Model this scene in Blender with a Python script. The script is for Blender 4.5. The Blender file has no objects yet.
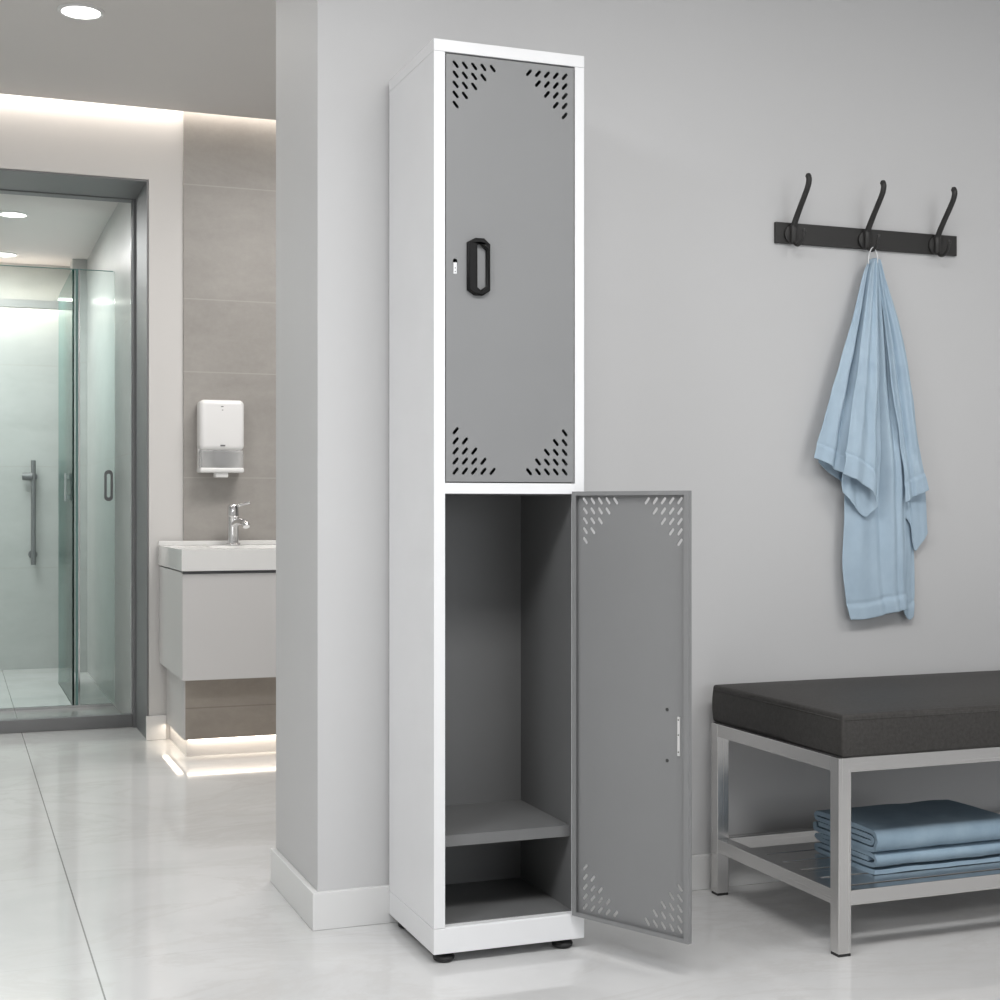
import bpy, bmesh, math, random
from mathutils import Vector, Matrix, noise

# ------------------------------------------------------------------ camera
TH = math.radians(20.8)
H = 0.9666
F_PX = 1446.0
S, CO = math.sin(TH), math.cos(TH)
scene = bpy.context.scene
cam_d = bpy.data.cameras.new('camera')
cam = bpy.data.objects.new('camera', cam_d)
scene.collection.objects.link(cam)
cam.location = (0, 0, H)
cam.rotation_euler = (math.pi/2, 0, -TH)
cam_d.sensor_width = 36
cam_d.lens = 36*F_PX/1000
cam_d.shift_y = -0.006*1
cam_d.shift_y = 0.006
cam_d.clip_start = 0.02
scene.camera = cam

# ------------------------------------------------------------------ world, lights, exposure
w = bpy.data.worlds.new('world'); scene.world = w
w.use_nodes = True
w.node_tree.nodes['Background'].inputs[0].default_value = (0.8, 0.85, 0.9, 1)
w.node_tree.nodes['Background'].inputs[1].default_value = 0.5
scene.view_settings.view_transform = 'Standard'
scene.view_settings.look = 'None'
scene.view_settings.gamma = 1.0
scene.view_settings.exposure = 0.0
scene.view_settings.use_curve_mapping = False

def area(name, loc, rot, sx, sy, power, col=(1, 1, 1), spread=180):
    d = bpy.data.lights.new(name, 'AREA'); d.shape = 'RECTANGLE'
    d.size = sx; d.size_y = sy; d.energy = power; d.color = col
    d.spread = math.radians(spread)
    o = bpy.data.objects.new(name, d); scene.collection.objects.link(o)
    o.location = loc; o.rotation_euler = [math.radians(a) for a in rot]
    return o

CEIL = 2.592
# ceiling lamps of the changing room
area('lamp_changing_front', (0.9, 1.25, 2.56), (0, 0, 0), 1.2, 0.6, 43, (1, 0.99, 0.98))
area('lamp_changing_left', (-0.9, 1.5, 2.56), (0, 0, 0), 1.2, 0.6, 42, (0.95, 0.975, 1.0))
area('lamp_changing_bench', (2.7, 1.3, 2.56), (0, 0, 0), 1.0, 0.5, 17, (1, 0.99, 0.97))
# added frontal fill, set at an unseen made-up window behind
area('fill_front_right', (2.6, -2.3, 1.45), (90, 0, 0), 2.4, 1.9, 20, (0.95, 0.975, 1.0))
# ceiling lamps of the wash area
area('lamp_wash', (1.5, 4.85, 2.56), (0, 0, 0), 0.9, 0.5, 29, (1, 0.97, 0.94))
area('lamp_doorway', (0.24, 4.70, 2.57), (0, 0, 0), 0.13, 0.13, 8, (1, 0.98, 0.95))
area('lamp_shower', (-0.1, 7.9, 2.36), (0, 0, 0), 0.9, 1.2, 36, (0.98, 1.0, 0.99))
# cove light strips
area('cove_light', (0.6, 6.06, 2.66), (0, 0, 0), 4.6, 0.04, 8, (1, 0.93, 0.85))
area('cove_light_shower', (-0.6, 8.93, 2.19), (0, 0, 0), 2.5, 0.05, 9, (1, 0.95, 0.88))
area('plinth_light_front', (1.22, 5.625, 0.066), (0, 0, 0), 0.74, 0.025, 0.35, (1, 0.86, 0.70))
area('plinth_light_side', (0.828, 5.86, 0.066), (0, 0, 0), 0.025, 0.44, 0.2, (1, 0.86, 0.70))

# ------------------------------------------------------------------ helpers
col = scene.collection

def tag(o, label=None, cat=None, group=None, kind=None):
    if label: o['label'] = label
    if cat: o['category'] = cat
    if group: o['group'] = group
    if kind: o['kind'] = kind
    return o

def empty(name, loc, rz=0, **k):
    o = bpy.data.objects.new(name, None); col.objects.link(o)
    o.location = loc; o.rotation_euler = (0, 0, rz); o.empty_display_size = 0.05
    return tag(o, **k)

def link(name, bm, mat, parent=None, smooth=False, mods=None):
    me = bpy.data.meshes.new(name); bm.to_mesh(me); bm.free()
    if mat: me.materials.append(mat)
    if smooth:
        for p in me.polygons: p.use_smooth = True
    o = bpy.data.objects.new(name, me); col.objects.link(o)
    if parent: o.parent = parent
    return o

def box(bm, x0, x1, y0, y1, z0, z1, bev=0.0, seg=2):
    t = bmesh.new()
    bmesh.ops.create_cube(t, size=1)
    for v in t.verts:
        v.co = Vector(((x0+x1)/2+v.co.x*(x1-x0), (y0+y1)/2+v.co.y*(y1-y0), (z0+z1)/2+v.co.z*(z1-z0)))
    if bev:
        bmesh.ops.bevel(t, geom=list(t.edges), offset=bev, segments=seg, affect='EDGES', profile=0.5)
    me = bpy.data.meshes.new('t'); t.to_mesh(me); t.free(); bm.from_mesh(me); bpy.data.meshes.remove(me)

def boxo(name, mat, parent, dims, bev=0.0, seg=2):
    bm = bmesh.new(); box(bm, *dims, bev=bev, seg=seg); return link(name, bm, mat, parent)

def lathe(bm, prof, n=32, M=None):
    """profile of (r, z) spun about z"""
    rows = []
    for r, z in prof:
        if r < 1e-6: rows.append([bm.verts.new((0, 0, z))])
        else: rows.append([bm.verts.new((r*math.cos(2*math.pi*i/n), r*math.sin(2*math.pi*i/n), z)) for i in range(n)])
    nv = [v for r in rows for v in r]
    for a, b in zip(rows, rows[1:]):
        for i in range(n):
            j = (i+1) % n
            if len(a) == 1 and len(b) == 1: continue
            if len(a) == 1: bm.faces.new((a[0], b[j], b[i]))
            elif len(b) == 1: bm.faces.new((a[i], a[j], b[0]))
            else: bm.faces.new((a[i], a[j], b[j], b[i]))
    if M is not None: bmesh.ops.transform(bm, matrix=M, verts=nv)
    bmesh.ops.recalc_face_normals(bm, faces=bm.faces[:])

def tube(bm, pts, rad, n=14, flat=1.0):
    pts = [Vector(p) for p in pts]
    m = len(pts)
    if not hasattr(rad, '__len__'): rad = [rad]*m
    rows = []; up = None
    for i, p in enumerate(pts):
        t = (pts[min(i+1, m-1)]-pts[max(i-1, 0)]).normalized()
        if up is None:
            up = Vector((1, 0, 0)) if abs(t.x) < 0.9 else Vector((0, 0, 1))
        a = (up-t*up.dot(t)).normalized(); b = t.cross(a); up = a
        rows.append([bm.verts.new(p+(a*math.cos(2*math.pi*k/n)+b*math.sin(2*math.pi*k/n)*flat)*rad[i]) for k in range(n)])
    for r0, r1 in zip(rows, rows[1:]):
        for k in range(n):
            bm.faces.new((r0[k], r0[(k+1) % n], r1[(k+1) % n], r1[k]))
    for r in (rows[0][::-1], rows[-1]): bm.faces.new(r)
    bmesh.ops.recalc_face_normals(bm, faces=bm.faces[:])

def smooth_pts(pts, k=6):
    pts = [Vector(p) for p in pts]; out = []
    P = [pts[0]*2-pts[1]]+pts+[pts[-1]*2-pts[-2]]
    for i in range(1, len(P)-2):
        for j in range(k):
            t = j/k; a, b, c, d = P[i-1:i+3]
            out.append(0.5*((2*b)+(c-a)*t+(2*a-5*b+4*c-d)*t*t+(3*b-a-3*c+d)*t**3))
    out.append(pts[-1]); return out

def shade(o, ang=35):
    for p in o.data.polygons: p.use_smooth = True
    bm = bmesh.new(); bm.from_mesh(o.data)
    for e in bm.edges:
        if len(e.link_faces) == 2 and e.calc_face_angle(0) > math.radians(ang): e.smooth = False
    bm.to_mesh(o.data); bm.free(); return o

def plate_with_holes(outer, holes, thick):
    """flat plate in x,z with holes; front (towards -y) at y=0, back at y=thick"""
    cu = bpy.data.curves.new('c', 'CURVE'); cu.dimensions = '2D'; cu.fill_mode = 'BOTH'; cu.extrude = thick/2
    for lp in [outer]+holes:
        sp = cu.splines.new('POLY'); sp.points.add(len(lp)-1)
        for i, (x, z) in enumerate(lp): sp.points[i].co = (x, z, 0, 1)
        sp.use_cyclic_u = True
    o = bpy.data.objects.new('c', cu); col.objects.link(o)
    dg = bpy.context.evaluated_depsgraph_get()
    me = bpy.data.meshes.new_from_object(o.evaluated_get(dg))
    bpy.data.objects.remove(o); bpy.data.curves.remove(cu)
    bm = bmesh.new(); bm.from_mesh(me); bpy.data.meshes.remove(me)
    for v in bm.verts: v.co = Vector((v.co.x, thick/2-v.co.z, v.co.y))
    bmesh.ops.remove_doubles(bm, verts=bm.verts[:], dist=1e-6)
    bmesh.ops.recalc_face_normals(bm, faces=bm.faces[:])
    return bm

# ------------------------------------------------------------------ materials
def mat(name, color, rough=0.5, metal=0.0, spec=0.5, coat=0.0, build=None, **k):
    m = bpy.data.materials.new(name); m.use_nodes = True
    nt = m.node_tree; b = nt.nodes['Principled BSDF']
    b.inputs['Base Color'].default_value = (*color, 1)
    b.inputs['Roughness'].default_value = rough
    b.inputs['Metallic'].default_value = metal
    b.inputs['Specular IOR Level'].default_value = spec
    b.inputs['Coat Weight'].default_value = coat
    for kk, v in k.items(): b.inputs[kk.replace('_', ' ')].default_value = v
    if build: build(nt, b)
    return m

def coords(nt, scale=(1, 1, 1), obj=True):
    tc = nt.nodes.new('ShaderNodeTexCoord'); mp = nt.nodes.new('ShaderNodeMapping')
    mp.inputs['Scale'].default_value = scale
    if obj: nt.links.new(tc.outputs['Object'], mp.inputs[0])
    else:
        g = nt.nodes.new('ShaderNodeNewGeometry'); nt.links.new(g.outputs['Position'], mp.inputs[0])
    return mp.outputs[0]

def noise_n(nt, vec, scale, detail=4, rough=0.5, dist=0):
    n = nt.nodes.new('ShaderNodeTexNoise'); n.inputs['Scale'].default_value = scale
    n.inputs['Detail'].default_value = detail; n.inputs['Roughness'].default_value = rough
    n.inputs['Distortion'].default_value = dist
    nt.links.new(vec, n.inputs['Vector']); return n.outputs['Fac']

def ramp(nt, fac, stops):
    r = nt.nodes.new('ShaderNodeValToRGB'); e = r.color_ramp.elements
    while len(e) < len(stops): e.new(0.5)
    for i, (p, c) in enumerate(stops):
        e[i].position = p; e[i].color = (*c, 1) if hasattr(c, '__len__') else (c, c, c, 1)
    nt.links.new(fac, r.inputs[0]); return r.outputs[0]

def bump(nt, b, h, strength, dist=0.001):
    n = nt.nodes.new('ShaderNodeBump'); n.inputs['Strength'].default_value = strength
    n.inputs['Distance'].default_value = dist
    nt.links.new(h, n.inputs['Height']); nt.links.new(n.outputs[0], b.inputs['Normal'])

def math_n(nt, op, a, b=None, c=None):
    n = nt.nodes.new('ShaderNodeMath'); n.operation = op
    for i, v in enumerate((a, b, c)):
        if v is None: continue
        if hasattr(v, 'links') or hasattr(v, 'is_linked'): nt.links.new(v, n.inputs[i])
        else: n.inputs[i].default_value = v
    return n.outputs[0]

def mixc(nt, fac, a, b):
    n = nt.nodes.new('ShaderNodeMix'); n.data_type = 'RGBA'
    if hasattr(fac, 'is_linked'): nt.links.new(fac, n.inputs[0])
    else: n.inputs[0].default_value = fac
    for i, v in ((6, a), (7, b)):
        if hasattr(v, 'is_linked'): nt.links.new(v, n.inputs[i])
        else: n.inputs[i].default_value = (*v, 1)
    return n.outputs[2]

def b_wall(c):
    def f(nt, b):
        v = coords(nt, obj=False)
        nt.links.new(ramp(nt, noise_n(nt, v, 1.3, 4), [(0.3, [x*0.975 for x in c]), (0.7, c)]), b.inputs['Base Color'])
        bump(nt, b, noise_n(nt, v, 220, 3), 0.06)
    return f

def b_floor(nt, b):
    v = coords(nt, obj=False)
    vein = coords(nt, (0.6, 1.0, 1), obj=False)
    n1 = noise_n(nt, vein, 1.6, 8, 0.6, 0.9)
    n2 = noise_n(nt, vein, 2.2, 9, 0.68, 0.8)
    base = ramp(nt, n1, [(0.30, (0.60, 0.60, 0.598)), (0.52, (0.665, 0.665, 0.663)), (0.75, (0.73, 0.73, 0.73))])
    veins = ramp(nt, n2, [(0.46, 0.0), (0.5, 0.55), (0.54, 0.0)])
    c = mixc(nt, veins, base, (0.60, 0.59, 0.58))
    sp = nt.nodes.new('ShaderNodeSeparateXYZ'); nt.links.new(v, sp.inputs[0])
    def grout(o, off, size, wd):
        m = math_n(nt, 'FLOORED_MODULO', math_n(nt, 'SUBTRACT', o, off-size/2), size)
        d = math_n(nt, 'ABSOLUTE', math_n(nt, 'SUBTRACT', m, size/2))
        return math_n(nt, 'LESS_THAN', d, wd)
    gx = grout(sp.outputs[0], 0.283, 2.4, 0.0018)
    gy = grout(sp.outputs[1], 4.37, 1.2, 0.0010)
    g = math_n(nt, 'MAXIMUM', gx, math_n(nt, 'MULTIPLY', gy, 0.22))
    c2 = mixc(nt, g, c, (0.27, 0.265, 0.26))
    nt.links.new(c2, b.inputs['Base Color'])
    r = ramp(nt, n1, [(0.3, 0.06), (0.7, 0.10)])
    nt.links.new(r, b.inputs['Roughness'])

def b_tile(c0, c1, gz, gc=(0.46, 0.44, 0.42)):
    def f(nt, b):
        v = coords(nt, (1.0, 1.0, 2.2), obj=False)
        n1 = noise_n(nt, v, 3.0, 8, 0.65, 0.4)
        n2 = noise_n(nt, coords(nt, (1, 1, 1), obj=False), 45, 5, 0.7)
        c = mixc(nt, 0.22, ramp(nt, n1, [(0.25, c0), (0.75, c1)]), ramp(nt, n2, [(0.3, c0), (0.7, c1)]))
        g = nt.nodes.new('ShaderNodeNewGeometry'); sp = nt.nodes.new('ShaderNodeSeparateXYZ')
        nt.links.new(g.outputs['Position'], sp.inputs[0])
        gr = None
        for z in gz:
            d = math_n(nt, 'LESS_THAN', math_n(nt, 'ABSOLUTE', math_n(nt, 'SUBTRACT', sp.outputs[2], z)), 0.0022)
            gr = d if gr is None else math_n(nt, 'MAXIMUM', gr, d)
        nt.links.new(mixc(nt, math_n(nt, 'MULTIPLY', gr, 0.6), c, gc), b.inputs['Base Color'])
        bump(nt, b, n2, 0.08)
    return f

def b_steel(axis):
    def f(nt, b):
        sc = {'x': (1, 500, 500), 'z': (500, 500, 1), 'y': (500, 1, 500)}[axis]
        n = noise_n(nt, coords(nt, sc, obj=False), 1.0, 3)
        nt.links.new(ramp(nt, n, [(0.3, (0.645, 0.635, 0.625)), (0.7, (0.67, 0.66, 0.65))]), b.inputs['Base Color'])
        nt.links.new(ramp(nt, n, [(0.3, 0.25), (0.7, 0.275)]), b.inputs['Roughness'])
    return f

def b_powder(c, s=900, amt=0.05):
    def f(nt, b):
        v = coords(nt)
        nt.links.new(ramp(nt, noise_n(nt, v, 6, 3), [(0.3, [x*0.97 for x in c]), (0.7, c)]), b.inputs['Base Color'])
        bump(nt, b, noise_n(nt, v, s, 2), amt, 0.0005)
    return f

def b_fabric(c0, c1, s=700, bs=0.25):
    def f(nt, b):
        v = coords(nt)
        n = noise_n(nt, v, 14, 5, 0.6)
        nt.links.new(ramp(nt, n, [(0.3, c0), (0.7, c1)]), b.inputs['Base Color'])
        bump(nt, b, noise_n(nt, v, s, 3), bs, 0.001)
    return f

def b_leather(nt, b):
    v = coords(nt)
    n = noise_n(nt, v, 120, 6, 0.7)
    nt.links.new(ramp(nt, n, [(0.3, (0.030, 0.028, 0.026)), (0.75, (0.056, 0.053, 0.050))]), b.inputs['Base Color'])
    vo = nt.nodes.new('ShaderNodeTexVoronoi'); vo.inputs['Scale'].default_value = 380
    nt.links.new(v, vo.inputs['Vector'])
    bump(nt, b, math_n(nt, 'ADD', vo.outputs['Distance'], n), 0.25, 0.0008)

M = {}
M['wall'] = mat('wall_paint', (0.52, 0.52, 0.515), 0.6, spec=0.3, build=b_wall((0.605, 0.605, 0.607)))
M['wall_end'] = M['wall']
M['wall_white'] = mat('wall_white_paint', (0.66, 0.645, 0.63), 0.6, spec=0.3, build=b_wall((0.66, 0.648, 0.635)))
M['ceiling'] = mat('ceiling_paint', (0.5, 0.5, 0.49), 0.8, spec=0.2, build=b_wall((0.69, 0.67, 0.655)))
M['base'] = mat('baseboard_paint', (0.74, 0.74, 0.735), 0.35)
M['floor'] = mat('polished_marble_tile', (0.6, 0.6, 0.6), 0.1, spec=0.8, build=b_floor)
M['tile'] = mat('grey_stone_tile', (0.3, 0.29, 0.27), 0.45, build=b_tile((0.29, 0.275, 0.258), (0.40, 0.382, 0.36), (2.306, 1.83, 1.526, 1.085)))
M['plinth_tile'] = mat('brown_stone_tile', (0.3, 0.27, 0.24), 0.5, build=b_tile((0.30, 0.265, 0.23), (0.42, 0.375, 0.325), (0.190,), (0.22, 0.19, 0.165)))
M['plinth_side'] = mat('plinth_side_panel', (0.5, 0.49, 0.48), 0.5)
M['shower_tile'] = mat('shower_tile', (0.5, 0.5, 0.5), 0.3, build=b_tile((0.46, 0.47, 0.46), (0.56, 0.57, 0.56), (0.6, 1.2, 1.8)))
M['white'] = mat('white_enamel', (0.86, 0.865, 0.87), 0.32, build=b_powder((0.84, 0.845, 0.855), 700, 0.03))
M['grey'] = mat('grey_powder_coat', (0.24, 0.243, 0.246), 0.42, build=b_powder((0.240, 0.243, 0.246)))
M['grey_shaded'] = mat('grey_inner_shaded', (0.20, 0.2, 0.2), 0.45, build=b_powder((0.165, 0.167, 0.168)))  # door grey made darker, compartment shade put into the colour
M['black'] = mat('black_plastic', (0.004, 0.004, 0.004), 0.45, spec=0.25)
M['rubber'] = mat('black_rubber', (0.010, 0.010, 0.011), 0.5)
M['chrome'] = mat('chrome', (0.75, 0.75, 0.76), 0.12, 1.0)
M['zinc'] = mat('zinc_metal', (0.80, 0.80, 0.80), 0.3, 0.5)
M['steel_x'] = mat('brushed_steel', (0.65, 0.64, 0.63), 0.3, 1.0, build=b_steel('x'))
M['steel_y'] = mat('brushed_steel_side', (0.65, 0.64, 0.63), 0.3, 1.0, build=b_steel('y'))
M['steel_z'] = mat('brushed_steel_upright', (0.65, 0.64, 0.63), 0.3, 1.0, build=b_steel('z'))
M['alu'] = mat('grey_aluminium', (0.22, 0.223, 0.228), 0.5, 0.4)
M['leather'] = mat('charcoal_leatherette', (0.04, 0.04, 0.04), 0.58, spec=0.35, build=b_leather)
M['rack'] = mat('anthracite_metal', (0.030, 0.030, 0.029), 0.45, 0.2, build=b_powder((0.034, 0.033, 0.032)))
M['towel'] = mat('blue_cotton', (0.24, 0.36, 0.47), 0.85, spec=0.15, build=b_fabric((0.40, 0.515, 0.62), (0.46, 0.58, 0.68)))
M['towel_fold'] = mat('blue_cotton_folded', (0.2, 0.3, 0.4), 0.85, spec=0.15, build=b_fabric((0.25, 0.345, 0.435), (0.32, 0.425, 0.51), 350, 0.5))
M['cord'] = mat('white_cord', (0.75, 0.76, 0.77), 0.7)
M['lacquer'] = mat('light_grey_lacquer', (0.62, 0.61, 0.605), 0.4)
M['ceramic'] = mat('white_ceramic', (0.80, 0.80, 0.79), 0.12)
M['plastic'] = mat('white_plastic', (0.82, 0.82, 0.82), 0.25)
M['clear'] = mat('clear_plastic', (0.75, 0.76, 0.76), 0.15, Alpha=0.32)
M['dark'] = mat('dark_recess', (0.05, 0.05, 0.05), 0.6)
M['mark'] = mat('grey_print', (0.16, 0.16, 0.17), 0.5)

def emis(name, c, s):
    m = bpy.data.materials.new(name); m.use_nodes = True; nt = m.node_tree
    b = nt.nodes['Principled BSDF']; b.inputs['Base Color'].default_value = (*c, 1)
    b.inputs['Emission Color'].default_value = (*c, 1); b.inputs['Emission Strength'].default_value = s
    return m
M['lamp'] = emis('lamp_glow', (1, 0.98, 0.95), 6)
M['led'] = emis('led_glow', (1, 0.90, 0.80), 4)
M['fill_glow'] = emis('fill_pane_glow', (0.9, 0.95, 1.0), 0.8)  # glow of the added window pane, unseen fill source

def glass(name, tint, gl=0.05, rough=0.12):
    m = bpy.data.materials.new(name); m.use_nodes = True; nt = m.node_tree
    for n in list(nt.nodes): nt.nodes.remove(n)
    out = nt.nodes.new('ShaderNodeOutputMaterial'); mx = nt.nodes.new('ShaderNodeMixShader')
    tr = nt.nodes.new('ShaderNodeBsdfTransparent'); g = nt.nodes.new('ShaderNodeBsdfGlossy')
    fr = nt.nodes.new('ShaderNodeFresnel'); fr.inputs[0].default_value = 1.10
    tr.inputs[0].default_value = (*tint, 1); g.inputs['Roughness'].default_value = rough
    g.inputs[0].default_value = (0.9, 0.95, 0.93, 1)
    nt.links.new(fr.outputs[0], mx.inputs[0]); nt.links.new(tr.outputs[0], mx.inputs[1])
    nt.links.new(g.outputs[0], mx.inputs[2]); nt.links.new(mx.outputs[0], out.inputs[0])
    return m
M['glass'] = glass('green_tinted_glass', (0.925, 0.962, 0.955))
M['glass_clear'] = glass('clear_glass', (0.97, 0.98, 0.98))
M['glass_edge'] = mat('green_glass_edge', (0.22, 0.38, 0.36), 0.2)

# ------------------------------------------------------------------ structure
def struct(name, dims, m, bev=0.0):
    o = boxo(name, m, None, dims, bev); o['kind'] = 'structure'; return o

XL, XR, YF = -2.2, 4.6, -2.5
WY = 3.238                      # partition wall face
PX, PB = 0.784, 3.69          # partition end, partition back face
struct('floor', (XL-0.1, XR+0.1, YF-0.1, 9.3, -0.1, 0), M['floor'])
struct('ceiling', (XL-0.1, XR+0.1, YF-0.1, 6.03, CEIL, CEIL+0.12), M['ceiling'])
struct('ceiling_cove_top', (XL-0.1, XR+0.1, 6.03, 6.4, CEIL+0.12, CEIL+0.2), M['ceiling'])
struct('ceiling_shower', (XL-0.1, 0.9, 6.52, 9.3, 2.4, 2.5), M['ceiling'])
struct('wall_left', (XL-0.1, XL, YF-0.1, 9.3, 0, CEIL+0.12), M['wall_white'])
struct('wall_right', (XR, XR+0.1, YF-0.1, 6.4, 0, CEIL+0.12), M['wall'])
# front wall, with a wide window added behind the camera for frontal fill
bm = bmesh.new()
box(bm, XL, XR, YF-0.1, YF, 0, 0.45); box(bm, XL, XR, YF-0.1, YF, 2.45, CEIL)
box(bm, XL, 1.3, YF-0.1, YF, 0.45, 2.45); box(bm, 3.9, XR, YF-0.1, YF, 0.45, 2.45)
o = link('wall_front', bm, M['wall']); o['kind'] = 'structure'
bm = bmesh.new()
for x0, x1 in ((1.3, 1.36), (2.57, 2.63), (3.84, 3.9)): box(bm, x0, x1, YF-0.08, YF-0.02, 0.45, 2.45)
for z0, z1 in ((0.45, 0.51), (2.39, 2.45)): box(bm, 1.36, 3.84, YF-0.08, YF-0.02, z0, z1)
o = link('added_window', bm, M['alu']); o['kind'] = 'structure'
bm = bmesh.new(); box(bm, 1.3, 3.9, YF-0.06, YF-0.04, 0.45, 2.45)
pn = link('added_window_pane', bm, M['fill_glow'], o)
# partition that the locker stands against
struct('wall_partition', (PX, XR, WY, PB, 0, CEIL), M['wall'])
bm = bmesh.new()
bt = 0.015
box(bm, PX-bt, XR, WY-bt, WY, 0, 0.086, 0.002); box(bm, PX-bt, PX, WY-0.001, PB, 0, 0.086, 0.002)
box(bm, PX+0.002, XR, PB, PB+bt, 0, 0.086, 0.002)
o = link('baseboard_partition', bm, M['base']); o['kind'] = 'structure'
# wall with the tiled basin niche and the shower doorway
DX = 0.765
struct('wall_back', (DX, XR, 6.1, 6.52, 0, CEIL+0.12), M['wall_white'])
struct('wall_back_header', (XL, DX, 6.1, 6.52, 2.315, CEIL+0.12), M['wall_white'])
struct('wall_back_tiles', (0.906, XR, 6.088, 6.1, 0, CEIL+0.10), M['tile'])
struct('baseboard_back', (DX-0.012, 0.835, 6.088, 6.1, 0, 0.10), M['base'], 0.002)
# shower room
struct('wall_shower_right', (0.742, 0.90, 6.52, 9.2, 0, 2.4), M['shower_tile'])
struct('wall_shower_back', (XL, 0.742, 9.0, 9.2, 0, 2.4), M['shower_tile'])
struct('trim_1', (XL, 0.742, 8.82, 8.88, 2.12, 2.165), M['plinth_side'])           # ledge hiding the strip light
struct('trim_2', (0.66, 0.742, 8.72, 8.9, 0, 2.4), M['shower_tile'])                # boxed pipe duct in the corner
# tiled plinth below the basin unit, with a recessed light strip
bm = bmesh.new(); box(bm, 0.841, 1.62, 5.61, 6.088, 0.07, 0.318)
o = link('trim_3', bm, M['plinth_tile']); o['kind'] = 'structure'
struct('trim_4', (0.835, 0.841, 5.61, 6.088, 0.07, 0.318), M['lacquer'])
struct('trim_5', (0.850, 1.61, 5.64, 6.088, 0.0, 0.07), M['lacquer'])

# ------------------------------------------------------------------ LOCKER
LX, LY = 0.949, 2.8912
PW, PD = 0.345, 0.331
# recompute locker corner from camera ray: lateral -.1388, depth 3.04
LX = 3.04*S - 0.1388*CO
LY = 3.04*CO + 0.1388*S
lock = empty('locker', (LX, LY, 0), label='tall narrow white metal locker with two grey perforated doors, lower one open', cat='locker')
ZB, ZT = 0.0222, 1.9505
SW, SR = 0.0245, 0.0215        # left, right stile width
Z_OT, Z_M1, Z_M0, Z_OB = 1.9235, 1.0155, 0.993, 0.078
bm = bmesh.new()
t = 0.012
box(bm, 0, t, 0, PD, ZB+0.0547, ZT-0.026)                  # side panels
box(bm, PW-t, PW, 0, PD, ZB+0.0547, ZT-0.026)
box(bm, t, PW-t, PD-0.004, PD, ZB+0.05, ZT-0.026)
box(bm, t, SW, 0, 0.02, ZB+0.0547, ZT-0.026)
box(bm, PW-SR, PW-t, 0, 0.02, ZB+0.0547, ZT-0.026)
box(bm, SW, PW-SR, 0.0005, PD-0.01, Z_M0, Z_M1)
link('cabinet_body', bm, M['white'], lock)
bm = bmesh.new(); box(bm, -0.0006, PW+0.0006, -0.0006, PD, ZT-0.0255, ZT, 0.0012)
link('top_cap', bm, M['white'], lock)
bm = bmesh.new(); box(bm, -0.0006, PW+0.0006, -0.0006, PD, ZB, ZB+0.0535, 0.0012)
box(bm, SW+0.0008, PW-SR, 0.0002, 0.02, ZB+0.05, Z_OB)
link('base_plinth', bm, M['white'], lock)
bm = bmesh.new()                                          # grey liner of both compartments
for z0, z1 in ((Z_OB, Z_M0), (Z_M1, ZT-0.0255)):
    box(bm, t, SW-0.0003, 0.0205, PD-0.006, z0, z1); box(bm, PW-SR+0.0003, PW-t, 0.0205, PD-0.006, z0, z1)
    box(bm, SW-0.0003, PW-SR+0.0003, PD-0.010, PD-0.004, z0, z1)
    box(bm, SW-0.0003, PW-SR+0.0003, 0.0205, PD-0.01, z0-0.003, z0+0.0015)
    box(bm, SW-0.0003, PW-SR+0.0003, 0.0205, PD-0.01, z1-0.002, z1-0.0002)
link('compartment_liner', bm, M['grey_shaded'], lock)
bm = bmesh.new()
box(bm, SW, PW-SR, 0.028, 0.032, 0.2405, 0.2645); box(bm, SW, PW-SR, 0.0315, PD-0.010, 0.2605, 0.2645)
link('shelf', bm, M['grey_shaded'], lock)
for fx, fy in ((0.031, 0.028), (PW-0.040, 0.028), (0.031, PD-0.045), (PW-0.045, PD-0.045)):
    bm = bmesh.new()
    lathe(bm, [(0, 0), (0.017, 0), (0.0225, 0.004), (0.0235, 0.009), (0.021, 0.0135), (0.016, 0.015), (0.010, 0.016), (0.010, ZB+0.001), (0, ZB+0.001)], 32,
          Matrix.Translation((fx, fy, 0)))
    shade(link('foot', bm, M['rubber'], lock), 40)

def slot(cx, cz, ang, L=0.0184, W=0.0066):
    pts = []; h = L/2-W/2
    for s0 in (0, 1):
        for k in range(7):
            a = -math.pi/2+math.pi*k/6+math.pi*s0
            x = (h if s0 == 0 else -h)+W/2*math.cos(a); z = W/2*math.sin(a)
            pts.append((cx+x*math.cos(ang)-z*math.sin(ang), cz+x*math.sin(ang)+z*math.cos(ang)))
    return pts

def door_holes(w, h, ml=0.0215, mt=0.0225, st=0.0209):
    hs = []
    for cx in (0, 1):
        for cz in (0, 1):
            for r in range(5):
                for c in range(5-r):
                    x = ml+c*st; z = (0.0205 if cz else mt)+r*0.0213
                    if cx: x = w-x
                    if cz: z = h-z
                    # slots run along the corner's own diagonal direction
                    a = math.radians(50)
                    if cx == cz: a = a if not (cx and cz) else a
                    else: a = math.pi-a
                    hs.append(slot(x, z, a))
    return hs

def door_bm(w, h, depth=0.018, lip=0.012, extra=(), ml=0.0215):
    bm = plate_with_holes([(0, 0), (w, 0), (w, h), (0, h)], door_holes(w, h, ml)+list(extra), 0.0016)
    e = 0.0014
    box(bm, 0, e, 0.0016, depth, 0, h); box(bm, w-e, w, 0.0016, depth, 0, h)
    box(bm, e, w-e, 0.0016, depth, 0, e); box(bm, e, w-e, 0.0016, depth, h-e, h)
    box(bm, e, lip, depth-e, depth, e, h-e); box(bm, w-lip, w-e, depth-e, depth, e, h-e)
    box(bm, lip, w-lip, depth-e, depth, e, lip*0.8); box(bm, lip, w-lip, depth-e, depth, h-lip*0.8, h-e)
    return bm

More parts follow.
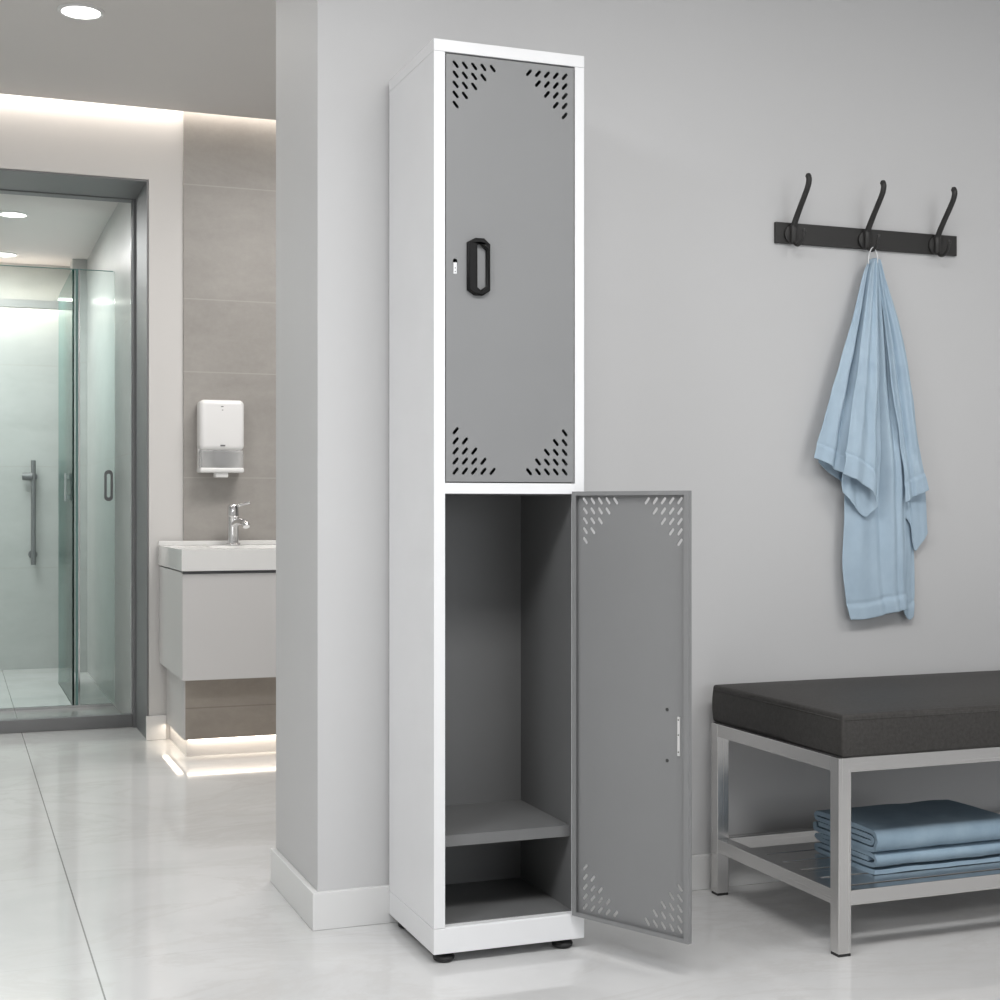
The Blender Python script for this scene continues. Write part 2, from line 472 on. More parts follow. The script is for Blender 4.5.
# slots: "/" at top-right & bottom-left, "\" at top-left & bottom-right
# upper door, closed (local origin at hinge line, door runs toward -x)
dw, dh = PW-SW-SR-0.005, Z_OT-Z_M1-0.0045
ud = link('door', door_bm(dw, dh, extra=[[(0.0205+px*0.0050, (1.471-Z_M1)+pz*0.0165) for px, pz in
          [(math.cos(a)*1.0, (math.sin(a)*0.25+(0.75 if math.sin(a) >= 0 else -0.75))) for a in [i*math.pi/8 for i in range(16)]]]]), M['grey'], lock)
ud.location = (SW+0.0025, 0.001, Z_M1+0.0025)
# lock insert
bm = bmesh.new(); box(bm, 0.0163, 0.0247, -0.0005, 0.004, 0.4395, 0.4640, 0.001)
lk = link('lock_tongue', bm, M['zinc'], ud); lk['label'] = 'silver lock insert'
bm = bmesh.new()
for z in (0.4445, 0.4520): lathe(bm, [(0, 0), (0.0012, 0), (0.0012, 0.0006), (0, 0.0006)], 12, Matrix.Translation((0.0205, -0.0004, z)) @ Matrix.Rotation(math.pi/2, 4, 'X'))
link('keyhole', bm, M['dark'], ud)

def handle_bm():
    # elongated octagon loop, built like a bridge pull: thick left flank, slim right flank, open middle
    W_, H_, c = 0.0500, 0.121, 0.015
    out = [(-W_/2, -H_/2+c*0.7), (-W_/2+c*1.1, -H_/2), (W_/2-c, -H_/2), (W_/2, -H_/2+c*0.7), (W_/2, H_/2-c*0.8), (W_/2-c*0.9, H_/2), (-W_/2+c*1.1, H_/2), (-W_/2, H_/2-c*0.6)]
    inn = [(-0.0040, -0.044), (0.004, -0.050), (0.0175, -0.040), (0.0175, 0.036), (0.004, 0.049), (-0.0040, 0.046)]
    bm = plate_with_holes(out, [inn], 0.012)
    bmesh.ops.bevel(bm, geom=[e for e in bm.edges if len(e.link_faces) == 2 and e.calc_face_angle(0) > 1.0 and abs(e.verts[0].co.y-e.verts[1].co.y) < 1e-5 and e.verts[0].co.y < 0.001],
                    offset=0.003, segments=3, affect='EDGES')
    return bm
hd = link('handle', handle_bm(), M['black'], ud)
hd.location = (0.0712, -0.0120, 1.4735-Z_M1-0.0015); hd['label'] = 'black plastic pull handle'
# lower door, swung open past the frame
ldw, ldh = 0.308, 0.921
lbm = door_bm(ldw, ldh, depth=0.012, lip=0.011, ml=0.0285)
# drill the two screw holes and place: door local x from hinge; inner face must look to the camera side
ld = link('door', lbm, M['grey'], lock)
ANG = math.radians(-63.8)
# local plate spans x 0..w with outside face toward -y ; rotate so x points along ANG.
# inside (returns, +y local) has to face (-x,-y): mirror in y
for v in ld.data.vertices: v.co.y = -v.co.y
ld.data.flip_normals()
ld.location = (PW-SR-0.0005, -0.004, Z_OB-0.001); ld.rotation_euler = (0, 0, ANG)
bm = bmesh.new()
box(bm, ldw-0.0330, ldw-0.0265, -0.0045, -0.0016, 0.378, 0.458, 0.0006)
ct = link('lock_plate', bm, M['zinc'], ld); ct['label'] = 'thin silver lock plate'
for z in (0.386, 0.421, 0.452): boxo('rivet', M['dark'], ct, (ldw-0.0312, ldw-0.0282, -0.0052, -0.0045, z-0.0012, z+0.0012))
for z in (0.365, 0.470):
    bm = bmesh.new(); lathe(bm, [(0, 0), (0.0036, 0), (0.0036, 0.0012), (0, 0.0012)], 16, Matrix.Translation((ldw-0.060, -0.0016, z)) @ Matrix.Rotation(math.pi/2, 4, 'X'))
    link('screw_hole', bm, M['dark'], ld)
for z in (0.035, ldh-0.035):
    bm = bmesh.new(); lathe(bm, [(0, 0), (0.0035, 0), (0.0035, 0.03), (0, 0.03)], 16, Matrix.Translation((0.0015, 0.0025, z-0.015)))
    shade(link('hinge', bm, M['zinc'], ld))

# ------------------------------------------------------------------ COAT RACK
rx0, rx1, rz0, rz1 = 1.986, 2.553, 1.645, 1.699
rack = empty('coat_rack', ((rx0+rx1)/2, WY, (rz0+rz1)/2), label='black metal wall coat rack with three upward hooks', cat='coat rack')
hw, hh = (rx1-rx0)/2, (rz1-rz0)/2
boxo('back_plate', M['rack'], rack, (-hw, hw, -0.010, 0, -hh, hh), 0.0015)
HK = [-0.237, -0.012, 0.211]
for k, hx in enumerate(HK):
    h = bpy.data.objects.new('hook', None)
    bm = bmesh.new()
    lathe(bm, [(0, 0), (0.0215, 0), (0.0230, 0.002), (0.0225, 0.006), (0.0, 0.009)], 40, Matrix.Translation((0, -0.010, -0.004)) @ Matrix.Rotation(math.pi/2, 4, 'X'))
    box(bm, -0.009, 0.009, -0.028, -0.012, -0.030, 0.022, 0.006, 3)
    # tall arm, leaning out from the wall and curling forward at the tip
    arm = smooth_pts([(0, -0.019, -0.006), (0, -0.022, 0.018), (0, -0.044, 0.050), (0, -0.068, 0.080), (0, -0.086, 0.104), (0, -0.092, 0.121), (0, -0.089, 0.131)])
    n = len(arm); tube(bm, arm, [0.0085-0.0012*min(1, i/(n*0.4)) for i in range(n)], 14)
    lathe(bm, [(0, -0.008), (0.005, -0.0065), (0.008, 0), (0.005, 0.0065), (0, 0.008)], 16, Matrix.Translation(arm[-1]))
    # small lower peg curling out and up
    low = smooth_pts([(0, -0.022, -0.020), (0, -0.030, -0.032), (0, -0.046, -0.035), (0, -0.062, -0.024), (0, -0.070, -0.004)])
    tube(bm, low, 0.0042, 12)
    lathe(bm, [(0, -0.006), (0.0045, -0.0045), (0.006, 0), (0.0045, 0.0045), (0, 0.006)], 16, Matrix.Translation(low[-1]))
    ho = link('hook', bm, M['rack'], rack); ho.location = (hx, 0, 0); shade(ho, 40)

# ------------------------------------------------------------------ HANGING TOWEL (position measured in the wall's own plane)
def on_plane(px, py, yp):
    r = (px-500)/F_PX                      # solve x so that the point at y=yp lies on the measured sight line
    x = yp*(r*CO+S)/(CO-r*S)
    F = x*S+yp*CO
    return Vector((x, yp, H+(506-py)/F_PX*F))

TX, TZ = 2.232, 1.60
TY = WY
def cat(pts, n):
    P = smooth_pts([(p[0], p[1], 0) for p in pts], 8)
    L = [0]
    for a, b in zip(P, P[1:]): L.append(L[-1]+(b-a).length)
    out = []; j = 0
    for i in range(n+1):
        d = L[-1]*i/n
        while j < len(L)-2 and L[j+1] < d: j += 1
        t = (d-L[j])/max(1e-9, L[j+1]-L[j]); out.append(P[j].lerp(P[j+1], min(1, max(0, t))))
    return out

def poly(pts, n):
    P = [Vector((p[0], p[1], 0)) for p in pts]; L = [0]
    for a, b in zip(P, P[1:]): L.append(L[-1]+(b-a).length)
    out = []; j = 0
    for i in range(n+1):
        d = L[-1]*i/n
        while j < len(L)-2 and L[j+1] < d: j += 1
        t = (d-L[j])/max(1e-9, L[j+1]-L[j]); out.append(P[j].lerp(P[j+1], min(1, max(0, t))))
    return out

def cloth(bm, left, right, top, bot, off, pleats, ns=48, nt=150, seed=0, hem=None):
    """Coons patch of a hanging cloth layer; off(s,t) = distance in front of the wall; pleats=[(centre s, width, depth)]"""
    Lp, Rp, Tp, Bp = cat(left, nt), cat(right, nt), cat(top, ns), cat(bot, ns)
    rows = []
    for j in range(nt+1):
        t = j/nt; row = []
        for i in range(ns+1):
            s = i/ns
            p = (Tp[i]*(1-t)+Bp[i]*t)+(Lp[j]*(1-s)+Rp[j]*s)-((Tp[0]*(1-s)+Tp[-1]*s)*(1-t)+(Bp[0]*(1-s)+Bp[-1]*s)*t)
            d = off(s, t)
            for c, wd, dp, c2 in pleats:
                cc = c*(1-t)+c2*t
                g = (s-cc)/wd
                d += dp*math.exp(-g*g)*(0.55+0.45*math.sin(math.pi*min(1, t*1.1)))
            nv = noise.noise(Vector((s*3.2+seed, t*4.2, seed*1.7)))
            d += 0.006*nv*min(1, t*3)
            nv = noise.noise(Vector((s*8+seed, t*3.0, seed*2.7)))
            d += 0.0016*nv*min(1, t*3)
            nv = noise.noise(Vector((s*2.4+seed*3, t*9-s*2.5, seed)))
            d += 0.0055*nv*min(1, max(0, t-0.25)*2.5)
            if hem and t > hem: d += 0.0020
            if hem: d -= 0.0030*math.exp(-((t-hem)/0.006)**2)
            q = on_plane(p.x, p.y, TY-off(s, t))
            row.append(bm.verts.new((q.x-TX, -max(0.004, d), q.z-TZ)))
        rows.append(row)
    for a, b in zip(rows, rows[1:]):
        for i in range(ns): bm.faces.new((a[i], b[i], b[i+1], a[i+1]))

bm = bmesh.new()
e = lambda a, b: (lambda s, t: a+(b-a)*min(1, t*2.2))
# long back panel, reaches lowest
cloth(bm, [(868, 263), (856, 330), (848, 400), (845, 470), (844, 520), (843, 560), (846, 600), (850, 620)],
      [(880, 261), (893, 330), (901, 400), (905, 470), (906, 520), (905, 570), (906, 600), (907, 609)],
      [(868, 263), (873, 258), (880, 261)], [(850, 620), (868, 619), (890, 613), (907, 609)],
      e(0.030, 0.034), [(0.62, 0.07, 0.016, 0.80), (0.80, 0.05, 0.014, 0.93), (0.35, 0.09, 0.007, 0.25), (0.5, 0.05, -0.008, 0.62)], seed=1.3, hem=0.957)
# narrow tail behind on the right
cloth(bm, [(874, 263), (889, 400), (893, 500), (896, 560), (900, 600), (903, 614)],
      [(880, 261), (904, 380), (911, 470), (914, 540), (914, 590), (913, 616)],
      [(874, 263), (877, 260), (880, 261)], [(903, 614), (909, 620), (913, 616)],
      e(0.022, 0.016), [(0.5, 0.2, 0.006, 0.5)], ns=18, seed=3.1, hem=0.957)
# left wing, inner layer then outer layer
cloth(bm, [(868, 264), (853, 322), (838, 380), (824, 435), (819, 462)], [(873, 262), (866, 350), (862, 430), (860, 500)],
      [(868, 264), (870, 262), (873, 262)], [(819, 462), (829, 473), (842, 483), (860, 500)],
      e(0.022, 0.020), [(0.5, 0.15, 0.006, 0.5)], seed=5.2)
cloth(bm, [(867, 264), (862, 278), (852, 321), (836, 377), (820, 434), (813.5, 458)], [(875, 261), (872, 340), (868, 420), (866, 478)],
      [(867, 264), (871, 259), (875, 261)], [(813.5, 458), (824, 462), (842, 473), (866, 478)],
      e(0.034, 0.054), [(0.25, 0.08, 0.010, 0.30), (0.48, 0.05, -0.014, 0.42), (0.68, 0.08, 0.012, 0.62)], seed=7.7, hem=0.925)
# front fold: back leg with the tip, then front leg with the curved hem
cloth(bm, [(872, 261), (858, 400), (848, 450), (842, 480), (842.5, 492)], [(877, 261), (879, 380), (879.5, 460), (878, 507)],
      [(872, 261), (875, 259), (877, 261)], [(842.5, 492), (854, 505), (865.5, 517), (871, 513), (878, 507)],
      e(0.036, 0.056), [(0.5, 0.2, -0.006, 0.5)], seed=2.2)
cloth(bm, [(872, 261), (862, 330), (853, 400), (846, 450), (842, 474)], [(877, 261), (877.5, 330), (878, 400), (878.5, 450), (878, 503)],
      [(872, 261), (874, 259), (877, 261)], [(842, 474), (851, 478), (862, 484), (871, 492), (878, 503)],
      e(0.044, 0.080), [(0.30, 0.13, 0.012, 0.30), (0.72, 0.12, 0.010, 0.75), (0.97, 0.06, -0.012, 0.97)], seed=9.1, hem=0.90)
# right wing, inner then outer layer
cloth(bm, [(877, 261), (890, 380), (897, 450), (903, 510), (905, 516)], [(880, 261), (903, 340), (914, 420), (925, 490), (928, 533)],
      [(877, 261), (879, 260), (880, 261)], [(905, 516), (910, 525), (913, 545), (916, 551), (922, 543), (928, 533)],
      e(0.024, 0.026), [(0.5, 0.2, 0.006, 0.5)], seed=4.4)
cloth(bm, [(876, 261), (884, 320), (892, 390), (899, 440), (904, 480), (905, 503)], [(880, 260), (890, 296), (902, 336), (910, 380), (916, 432), (922, 462), (928.4, 490)],
      [(876, 261), (878, 259), (880, 260)], [(905, 503), (910, 499), (917, 496), (928.4, 490)],
      e(0.032, 0.054), [(0.18, 0.07, 0.010, 0.15), (0.5, 0.09, -0.010, 0.45), (0.8, 0.1, 0.008, 0.8)], seed=6.3, hem=0.925)
bmesh.ops.recalc_face_normals(bm, faces=bm.faces[:])
tw = link('hanging_towel', bm, M['towel'], None, smooth=True)
tw.location = (TX, TY, TZ)
tag(tw, 'light blue cotton towel hanging in folds from the middle hook of the rack', 'towel')
so = tw.modifiers.new('thick', 'SOLIDIFY'); so.thickness = 0.0022; so.offset = 0
sb = tw.modifiers.new('sub', 'SUBSURF'); sb.levels = 1; sb.render_levels = 1
q1 = on_plane(868.5, 264, TY-0.05)-Vector((TX, TY, TZ)); q3 = on_plane(877.5, 263, TY-0.05)-Vector((TX, TY, TZ))
q2 = Vector(((rx0+rx1)/2-0.012-TX, -0.0460, (rz0+rz1)/2-0.0285-TZ))
bm = bmesh.new()
tube(bm, smooth_pts([q1, q1+Vector((0.001, 0, 0.02)), Vector((q2.x-0.008, q2.y, q2.z-0.008)), q2, Vector((q2.x+0.009, q2.y, q2.z-0.010)), q3+Vector((0, 0, 0.016)), q3]), 0.0016, 10)
link('hanging_loop', bm, M['cord'], tw, smooth=True)

# ------------------------------------------------------------------ BENCH
BX0, BX1, BY0, BY1 = 1.776, 2.98, 2.635, 3.190
bench = empty('bench', (BX0, BY0, 0), label='brushed steel bench with thick charcoal cushion and lower slatted shelf', cat='bench')
bl, bd, lg = BX1-BX0, BY1-BY0, 0.032
def cushion_bm():
    bm = bmesh.new(); box(bm, 0.006, bl-0.006, -0.006, bd+0.002, 0.4275, 0.520)
    bmesh.ops.subdivide_edges(bm, edges=bm.edges[:], cuts=14, use_grid_fill=True)
    cx, cy = bl/2, bd/2
    for v in bm.verts:
        u, w_, z = (v.co.x-cx)/(bl/2), (v.co.y-cy)/(bd/2), (v.co.z-0.4275)/0.0925
        dome = (1-min(1, abs(u))**6)*(1-min(1, abs(w_))**4)
        if z > 0.99: v.co.z += 0.012*dome
        k = math.sin(math.pi*max(0, min(1, z)))*0.003
        if abs(u) > 0.99: v.co.x += k*math.copysign(1, u)
        if abs(w_) > 0.99: v.co.y += k*math.copysign(1, w_)
    return bm
cu = link('cushion', cushion_bm(), M['leather'], bench, smooth=True)
bv = cu.modifiers.new('b', 'BEVEL'); bv.width = 0.013; bv.segments = 4; bv.limit_method = 'ANGLE'; bv.angle_limit = math.radians(50)
bm = bmesh.new()
tube(bm, [(0.010, -0.0072, 0.508), (bl-0.010, -0.0072, 0.508)], 0.0013, 8); tube(bm, [(0.0045, 0.006, 0.508), (0.0045, bd-0.006, 0.508)], 0.0013, 8)
link('piping', bm, M['leather'], cu, smooth=True)
for lx in (0, bl-lg):
    for ly in (0, bd-lg):
        l = boxo('leg', M['steel_z'], bench, (lx, lx+lg, ly, ly+lg, 0.006, 0.4265), 0.0015)
        boxo('foot_cap', M['rubber'], l, (lx+0.001, lx+lg-0.001, ly+0.001, ly+lg-0.001, 0, 0.006))
for nm, z0, z1 in (('seat_rail', 0.3945, 0.4264), ('shelf_rail', 0.108, 0.141)):
    for ly in (0.001, bd-lg+0.001): boxo(nm, M['steel_x'], bench, (lg, bl-lg, ly, ly+lg-0.002, z0, z1), 0.001)
    for lx in (0.001, bl-lg+0.001): boxo(nm, M['steel_y'], bench, (lx, lx+lg-0.002, lg, bd-lg, z0, z1), 0.001)
for k in range(5):
    y0 = lg+0.026+k*0.077
    boxo('shelf_slat', M['steel_x'], bench, (lg-0.001, bl-lg+0.001, y0, y0+0.067, 0.128, 0.136), 0.001)
boxo('seat_board', M['dark'], bench, (0.004, bl-0.004, 0.004, bd-0.004, 0.4266, 0.4278))

# ------------------------------------------------------------------ FOLDED TOWELS
def ribbon(bm, path, th, x0, x1, seed, nx=40):
    """path in (y,z) extruded along x with thickness, soft wobble"""
    P = smooth_pts([(0, a, b) for a, b in path], 5)
    m = len(P); N = []
    for i in range(m):
        t = (P[min(i+1, m-1)]-P[max(0, i-1)]).normalized(); N.append(Vector((0, -t.z, t.y)))
    loops = []
    for k in range(nx+1):
        u = k/nx; x = x0+(x1-x0)*u
        ring = []
        for sgn in (1, -1):
            idx = range(m) if sgn == 1 else range(m-1, -1, -1)
            for i in idx:
                p = P[i]+N[i]*sgn*th/2
                wob = 0.0016*noise.noise(Vector((x*14+seed, p.y*9, p.z*20)))
                xs = 0.003*noise.noise(Vector((seed, p.y*14, p.z*90)))*(1 if u < 0.5 else -1)*(abs(u-0.5)*2)**8
                ring.append(bm.verts.new((x+xs, p.y+wob, p.z+wob)))
        loops.append(ring)
    n = len(loops[0])
    for a, b in zip(loops, loops[1:]):
        for i in range(n): bm.faces.new((a[i], a[(i+1) % n], b[(i+1) % n], b[i]))
    for ring, rev in ((loops[0], 1), (loops[-1], 0)):
        for i in range(m-1):
            f = (ring[i], ring[i+1], ring[n-2-i], ring[n-1-i])
            bm.faces.new(f[::-1] if rev else f)
    bmesh.ops.recalc_face_normals(bm, faces=bm.faces[:])

def folded(z0, hgt, x0, x1, y0, y1, label, seed, style):
    bm = bmesh.new(); D = y1-y0; th = hgt/4*0.80; r = hgt
    a = hgt
    if style == 0:    # two wraps closing at the front, open layers at the back
        path = [(D-0.02, a*0.40), (D*0.5, a*0.39), (0.030, a*0.38), (0.018, a*0.44), (0.017, a*0.54), (0.030, a*0.63), (D*0.5, a*0.64), (D-0.022, a*0.63), (D-0.010, a*0.72), (D-0.014, a*0.84),
                (D-0.03, a*0.89), (D*0.5, a*0.90), (0.030, a*0.89), (0.008, a*0.80), (0.002, a*0.5), (0.008, a*0.20), (0.030, a*0.11), (D*0.5, a*0.11), (D-0.02, a*0.12), (D-0.004, a*0.22), (D-0.002, a*0.30), (D-0.012, a*0.38)]
    else:
        path = [(D*0.55, a*0.60), (D*0.3, a*0.61), (0.028, a*0.60), (0.017, a*0.66), (0.018, a*0.74), (0.03, a*0.76), (D*0.3, a*0.76)]
        path = [(D-0.03, a*0.62), (D*0.5, a*0.62), (0.034, a*0.61), (0.020, a*0.66), (0.022, a*0.72)]
        path = [(D-0.02, a*0.64), (D*0.5, a*0.64), (0.030, a*0.63), (0.022, a*0.64),]
        path = [(D-0.02, a*0.66), (D*0.5, a*0.65), (0.030, a*0.64)]
        path = [(0.030, a*0.67), (D*0.5, a*0.66), (D-0.03, a*0.68), (D-0.008, a*0.78), (D-0.03, a*0.89), (D*0.5, a*0.90), (0.028, a*0.89), (0.007, a*0.80), (0.002, a*0.66), (0.009, a*0.48), (0.030, a*0.41),
                (D*0.5, a*0.40), (D-0.03, a*0.40), (D-0.006, a*0.26), (D-0.03, a*0.12), (D*0.5, a*0.11), (0.03, a*0.11), (0.006, a*0.13)]
    ribbon(bm, path, th, 0, x1-x0, seed)
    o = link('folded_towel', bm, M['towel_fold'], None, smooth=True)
    o.location = (x0, y0, z0); shade(o, 60)
    return tag(o, label, 'towel', 'folded blue towels on the bench shelf')
SH = 0.1361
folded(SH, 0.049, 1.942, 2.325, 2.735, 2.985, 'folded blue towel lying directly on the steel bench shelf, under another', 4.0, 1)
folded(SH+0.0502, 0.052, 1.940, 2.318, 2.730, 2.985, 'folded blue towel on top of the stack on the bench shelf', 9.0, 0)

# ------------------------------------------------------------------ VANITY
vx0, vx1, vy0, vy1 = 0.806, 1.66, 5.45, 6.086
van = empty('vanity_cabinet', (vx0, vy0, 0.318), label='pale grey handleless basin cabinet on a tiled lit plinth', cat='cabinet')
W_, D_ = vx1-vx0, vy1-vy0
boxo('carcass', M['lacquer'], van, (0, W_, 0.020, D_, 0.0, 0.400), 0.001)
boxo('shadow_gap', M['mark'], van, (0.004, W_-0.004, 0.012, 0.020, 0.385, 0.405))
boxo('drawer_front', M['lacquer'], van, (0, W_, 0, 0.019, -0.003, 0.394), 0.0012)
bz = 0.3185+0.4055
bas = empty('washbasin', (vx0, vy0, bz), label='white ceramic washbasin top with shallow bowl on the grey cabinet', cat='washbasin')
# basin slab with rounded bowl
def basin_bm():
    bm = bmesh.new(); top = 0.080
    X0, X1, Y0, Y1 = -0.004, W_+0.004, -0.008, D_
    n = 48; cx, cy, rx, ry = W_*0.55, D_*0.44, W_*0.38, D_*0.32
    def sup(t, a, b, p=5):
        c, s = math.cos(t), math.sin(t)
        return (cx+a*math.copysign(abs(c)**(2/p), c), cy+b*math.copysign(abs(s)**(2/p), s))
    rings = []
    outer = []
    for i in range(n):
        t = 2*math.pi*i/n; c, s = math.cos(t), math.sin(t)
        k = 1/max(abs(c), abs(s)); x = (X0+X1)/2+(X1-X0)/2*c*k; y = (Y0+Y1)/2+(Y1-Y0)/2*s*k
        outer.append((x, y))
    R = [[bm.verts.new((x, y, 0)) for x, y in outer], [bm.verts.new((x, y, top)) for x, y in outer]]
    for a, z in ((1.0, top), (0.975, top-0.004), (0.93, top-0.03), (0.8, top-0.058), (0.4, top-0.066), (0.08, top-0.067)):
        R.append([bm.verts.new((*sup(2*math.pi*i/n, rx*a, ry*a), z)) for i in range(n)])
    for a, b in zip(R, R[1:]):
        for i in range(n): bm.faces.new((a[i], a[(i+1) % n], b[(i+1) % n], b[i]))
    bm.faces.new(R[-1]); bm.faces.new(R[0][::-1])
    bmesh.ops.recalc_face_normals(bm, faces=bm.faces[:])
    return bm
shade(link('basin_top', basin_bm(), M['ceramic'], bas), 30)
boxo('upstand', M['ceramic'], bas, (-0.004, W_+0.004, D_-0.02, D_, 0.080, 0.098), 0.002)
bm = bmesh.new(); lathe(bm, [(0, 0), (0.022, 0), (0.022, 0.003), (0, 0.004)], 24, Matrix.Translation((W_*0.55, D_*0.44, 0.0135)))
shade(link('drain', bm, M['chrome'], bas))
# faucet
fx = 1.093
fau = empty('faucet', (fx, 5.985, bz+0.0805), label='chrome single lever basin tap standing on the white washbasin', cat='faucet')
bm = bmesh.new(); lathe(bm, [(0, 0), (0.030, 0), (0.030, 0.006), (0.024, 0.010), (0.0225, 0.115), (0.024, 0.120), (0, 0.120)], 32)
shade(link('tap_body', bm, M['chrome'], fau))
bm = bmesh.new(); tube(bm, smooth_pts([(0.0, -0.010, 0.085), (0.015, -0.06, 0.098), (0.028, -0.115, 0.092), (0.030, -0.128, 0.078)]), 0.014, 16)
shade(link('spout', bm, M['chrome'], fau))
bm = bmesh.new(); lathe(bm, [(0, 0.122), (0.0235, 0.122), (0.0235, 0.160), (0.018, 0.168), (0, 0.169)], 32)
tube(bm, [(0.004, -0.004, 0.158), (0.045, -0.030, 0.172), (0.062, -0.040, 0.176)], [0.008, 0.006, 0.005], 12)
shade(link('lever', bm, M['chrome'], fau))

# ------------------------------------------------------------------ SOAP DISPENSER
dx0, dx1 = 0.957, 1.140
dsp = empty('soap_dispenser', ((dx0+dx1)/2, 6.088, 1.105), label='white wall soap dispenser with a clear lower window above the basin', cat='soap dispenser')
hw = (dx1-dx0)/2
bm = bmesh.new(); box(bm, -hw, hw, -0.105, -0.001, 0.092, 0.300, 0.020, 5); o = link('cover', bm, M['plastic'], dsp); shade(o, 40)
boxo('back_plate', M['plastic'], dsp, (-hw+0.004, hw-0.004, -0.030, 0, 0.004, 0.20), 0.003)
bm = bmesh.new(); box(bm, -hw+0.002, hw-0.002, -0.100, -0.030, 0.012, 0.094, 0.010, 4); o = link('window', bm, M['clear'], dsp); shade(o, 40)
bm = bmesh.new(); box(bm, -0.028, 0.030, -0.085, -0.032, 0.030, 0.088, 0.004); link('soap_bottle', bm, M['mark'], dsp)
bm = bmesh.new(); box(bm, -hw+0.001, hw-0.001, -0.103, -0.001, 0.0, 0.020, 0.007, 3); box(bm, -0.026, 0.026, -0.092, -0.030, -0.020, 0.002, 0.005, 3)
shade(link('push_bar', bm, M['plastic'], dsp), 40)
boxo('printed_mark', M['mark'], dsp, (-0.009, 0.011, -0.1062, -0.105, 0.108, 0.114), 0.0004)
boxo('latch_mark', M['mark'], dsp, (-0.006, 0.004, -0.1062, -0.105, 0.270, 0.274), 0.0004)
boxo('level_mark', M['mark'], dsp, (-0.003, 0.003, -0.1062, -0.105, 0.256, 0.259), 0.0004)

# ------------------------------------------------------------------ SHOWER DOORWAY
fy0, fy1 = 6.49, 6.54
dr = empty('door_1', (XL, fy0, 0)); dr['kind'] = 'structure'
def fr(name, x0, x1, y0, y1, z0, z1, m=M['alu'], bev=0.002):
    o = boxo(name, m, dr, (x0-XL, x1-XL, y0-fy0, y1-fy0, z0, z1), bev); return o
fr('door_jamb', 0.745, DX-0.001, fy0-0.02, fy1, 0.0, 2.314)
fr('door_lining', DX-0.008, DX-0.001, 6.104, fy0-0.02, 0.0, 2.314, bev=0.001)
fr('door_lining', XL+0.002, DX-0.008, 6.104, fy0-0.02, 2.307, 2.314, bev=0.001)
fr('door_head', XL+0.002, 0.745, fy0-0.02, fy1, 2.302, 2.314)
fr('door_sill', XL+0.002, 0.745, fy0, fy1, 0.0, 0.055)
fr('door_jamb', XL+0.002, XL+0.06, fy0, fy1, 0.055, 2.302)
fr('door_edge_trim', 0.738, 0.745, fy0+0.005, fy0+0.02, 0.055, 2.302, M['chrome'], 0.001)

# glass enclosure of the cubicle
GY = 7.20
def pane(name, label, x0, x1, y0, y1, z0, z1):
    r = empty(name, (x0, y0, 0), label=label, cat='glass panel')
    boxo('glass_pane', M['glass'], r, (0, x1-x0, 0, y1-y0, z0, z1))
    return r
gp = pane('shower_glass_panel', 'fixed green tinted shower glass beside the right wall, with a flat pull', 0.560, 0.741, GY, GY+0.010, 0.012, 2.10)
bm = bmesh.new(); box(bm, 0.0, 0.011, -0.001, 0.011, 0.012, 2.101); link('glass_edge', bm, M['glass_edge'], gp)
bm = bmesh.new(); box(bm, 0.0, 0.175, 0.0, 0.010, 2.100, 2.103); link('top_edge', bm, M['glass_edge'], gp)
boxo('bottom_channel', M['chrome'], gp, (0, 0.175, -0.004, 0.014, 0.0, 0.012))
boxo('edge_seal', M['chrome'], gp, (0.012, 0.020, -0.006, -0.001, 0.012, 2.10), 0.001)
# plate pull with a slot
def cap(w_, h_, n=10):
    pts = []
    for s0 in (0, 1):
        for k in range(n+1):
            a = math.pi*k/n+(math.pi if s0 else 0)
            pts.append((w_/2*math.cos(a), (h_/2-w_/2)*(1 if not s0 else -1)+w_/2*math.sin(a)))
    return pts
bm = plate_with_holes(cap(0.040, 0.150), [cap(0.018, 0.115)], 0.014)
o = link('pull', bm, M['alu'], gp); o.location = (0.152, -0.015, 1.065)
gl = pane('shower_glass_panel', 'wide green tinted shower glass at left with a long vertical grab bar behind it', XL+0.002, 0.558, GY, GY+0.010, 0.012, 2.10)
bm = bmesh.new(); box(bm, 0.0, 0.56-XL-0.002, 0.0, 0.010, 2.100, 2.103); link('top_edge', bm, M['glass_edge'], gl)
boxo('bottom_channel', M['chrome'], gl, (0, 0.558-XL, -0.004, 0.014, 0.0, 0.012))
gf = pane('shower_glass_panel', 'deep green shower glass fin running back from the front panels', 0.545, 0.555, GY+0.016, 8.16, 0.012, 2.10)
boxo('glass_edge', M['glass_edge'], gf, (0, 0.010, 0.944, 0.948, 0.012, 2.10))
boxo('top_edge', M['glass_edge'], gf, (0, 0.010, 0.0, 0.944, 2.100, 2.103))
boxo('bottom_channel', M['chrome'], gf, (-0.003, 0.013, 0, 0.944, 0.0, 0.012))
bm = bmesh.new(); box(bm, -0.022, -0.010, 0.19, 0.22, 0.99, 1.13, 0.003); box(bm, -0.012, 0.0, 0.20, 0.21, 1.0, 1.02); box(bm, -0.012, 0.0, 0.20, 0.21, 1.10, 1.12)
link('pull', bm, M['chrome'], gf)
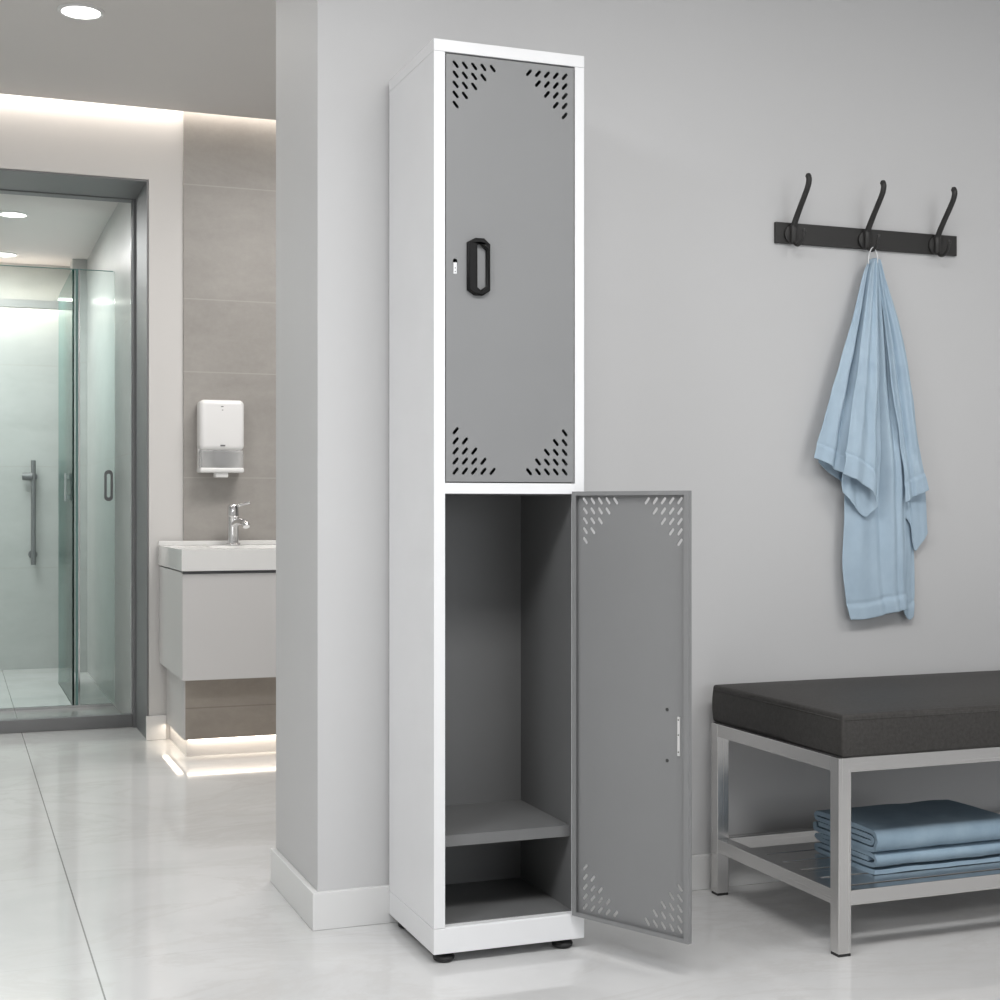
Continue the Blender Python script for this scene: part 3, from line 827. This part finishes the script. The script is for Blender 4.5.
# grab bar on back wall
gb = empty('grab_bar', (0.455, 9.0, 0.62), label='long vertical steel grab bar on the shower back wall', cat='grab bar')
bm = bmesh.new(); tube(bm, [(0, -0.06, 0), (0, -0.06, 0.615)], 0.014, 16); shade(link('bar', bm, M['alu'], gb))
for z in (0.06, 0.52):
    bm = bmesh.new(); tube(bm, [(0, -0.06, z), (0, 0, z)], 0.010, 12); lathe(bm, [(0, 0), (0.026, 0), (0.026, 0.008), (0, 0.008)], 24, Matrix.Translation((0, -0.001, z)) @ Matrix.Rotation(math.pi/2, 4, 'X'))
    if z > 0.3: lathe(bm, [(0, -0.03), (0.022, -0.028), (0.024, 0.028), (0, 0.03)], 24, Matrix.Translation((-0.035, -0.06, z)) @ Matrix.Rotation(math.pi/2, 4, 'Y'))
    shade(link('bracket', bm, M['alu'], gb))

# ------------------------------------------------------------------ DOWNLIGHTS
def downlight(x, y, z, r, label):
    d = empty('ceiling_light', (x, y, z), label=label, cat='ceiling light', group='round recessed ceiling lights')
    bm = bmesh.new(); lathe(bm, [(r*0.86, -0.001), (r*0.86, -0.006), (r*0.98, -0.006), (r*1.04, -0.002), (r*1.04, 0), (r*0.86, 0)], 48)
    shade(link('trim_ring', bm, M['base'], d))
    bm = bmesh.new(); lathe(bm, [(0, -0.003), (r*0.86, -0.003), (r*0.86, -0.0005), (0, -0.0005)], 48)
    link('diffuser', bm, M['lamp'], d)
def ceil_pt(px, py, z):
    F = (z-H)*F_PX/(506-py); L = (px-500)/F_PX*F
    return (F*S+L*CO, F*CO-L*S)
x, y = ceil_pt(81, 11, CEIL); downlight(x, y, CEIL, 0.073, 'round recessed ceiling light in front of the shower doorway')
x, y = ceil_pt(13, 214, 2.4); downlight(x, y, 2.4, 0.071, 'nearer round ceiling light inside the shower room')
x, y = ceil_pt(4, 254, 2.4); downlight(x, y, 2.4, 0.075, 'farther round ceiling light inside the shower room')

# LED strips inside the coves (visible glow sources)
def strip(name, dims, label):
    o = boxo(name, M['led'], None, (0, dims[1]-dims[0], 0, dims[3]-dims[2], 0, dims[5]-dims[4]))
    o.location = (dims[0], dims[2], dims[4]); tag(o, label, 'light strip'); return o
strip('light_strip', (XL, 3.0, 6.04, 6.06, 2.695, 2.7115), 'warm light strip hidden in the ceiling slot above the basin wall')
strip('light_strip', (XL+0.01, 0.65, 8.885, 8.91, 2.150, 2.160), 'warm light strip behind the ledge of the shower back wall')
strip('light_strip', (0.852, 1.60, 5.612, 5.620, 0.0672, 0.0698), 'warm light strip under the front edge of the tiled plinth')
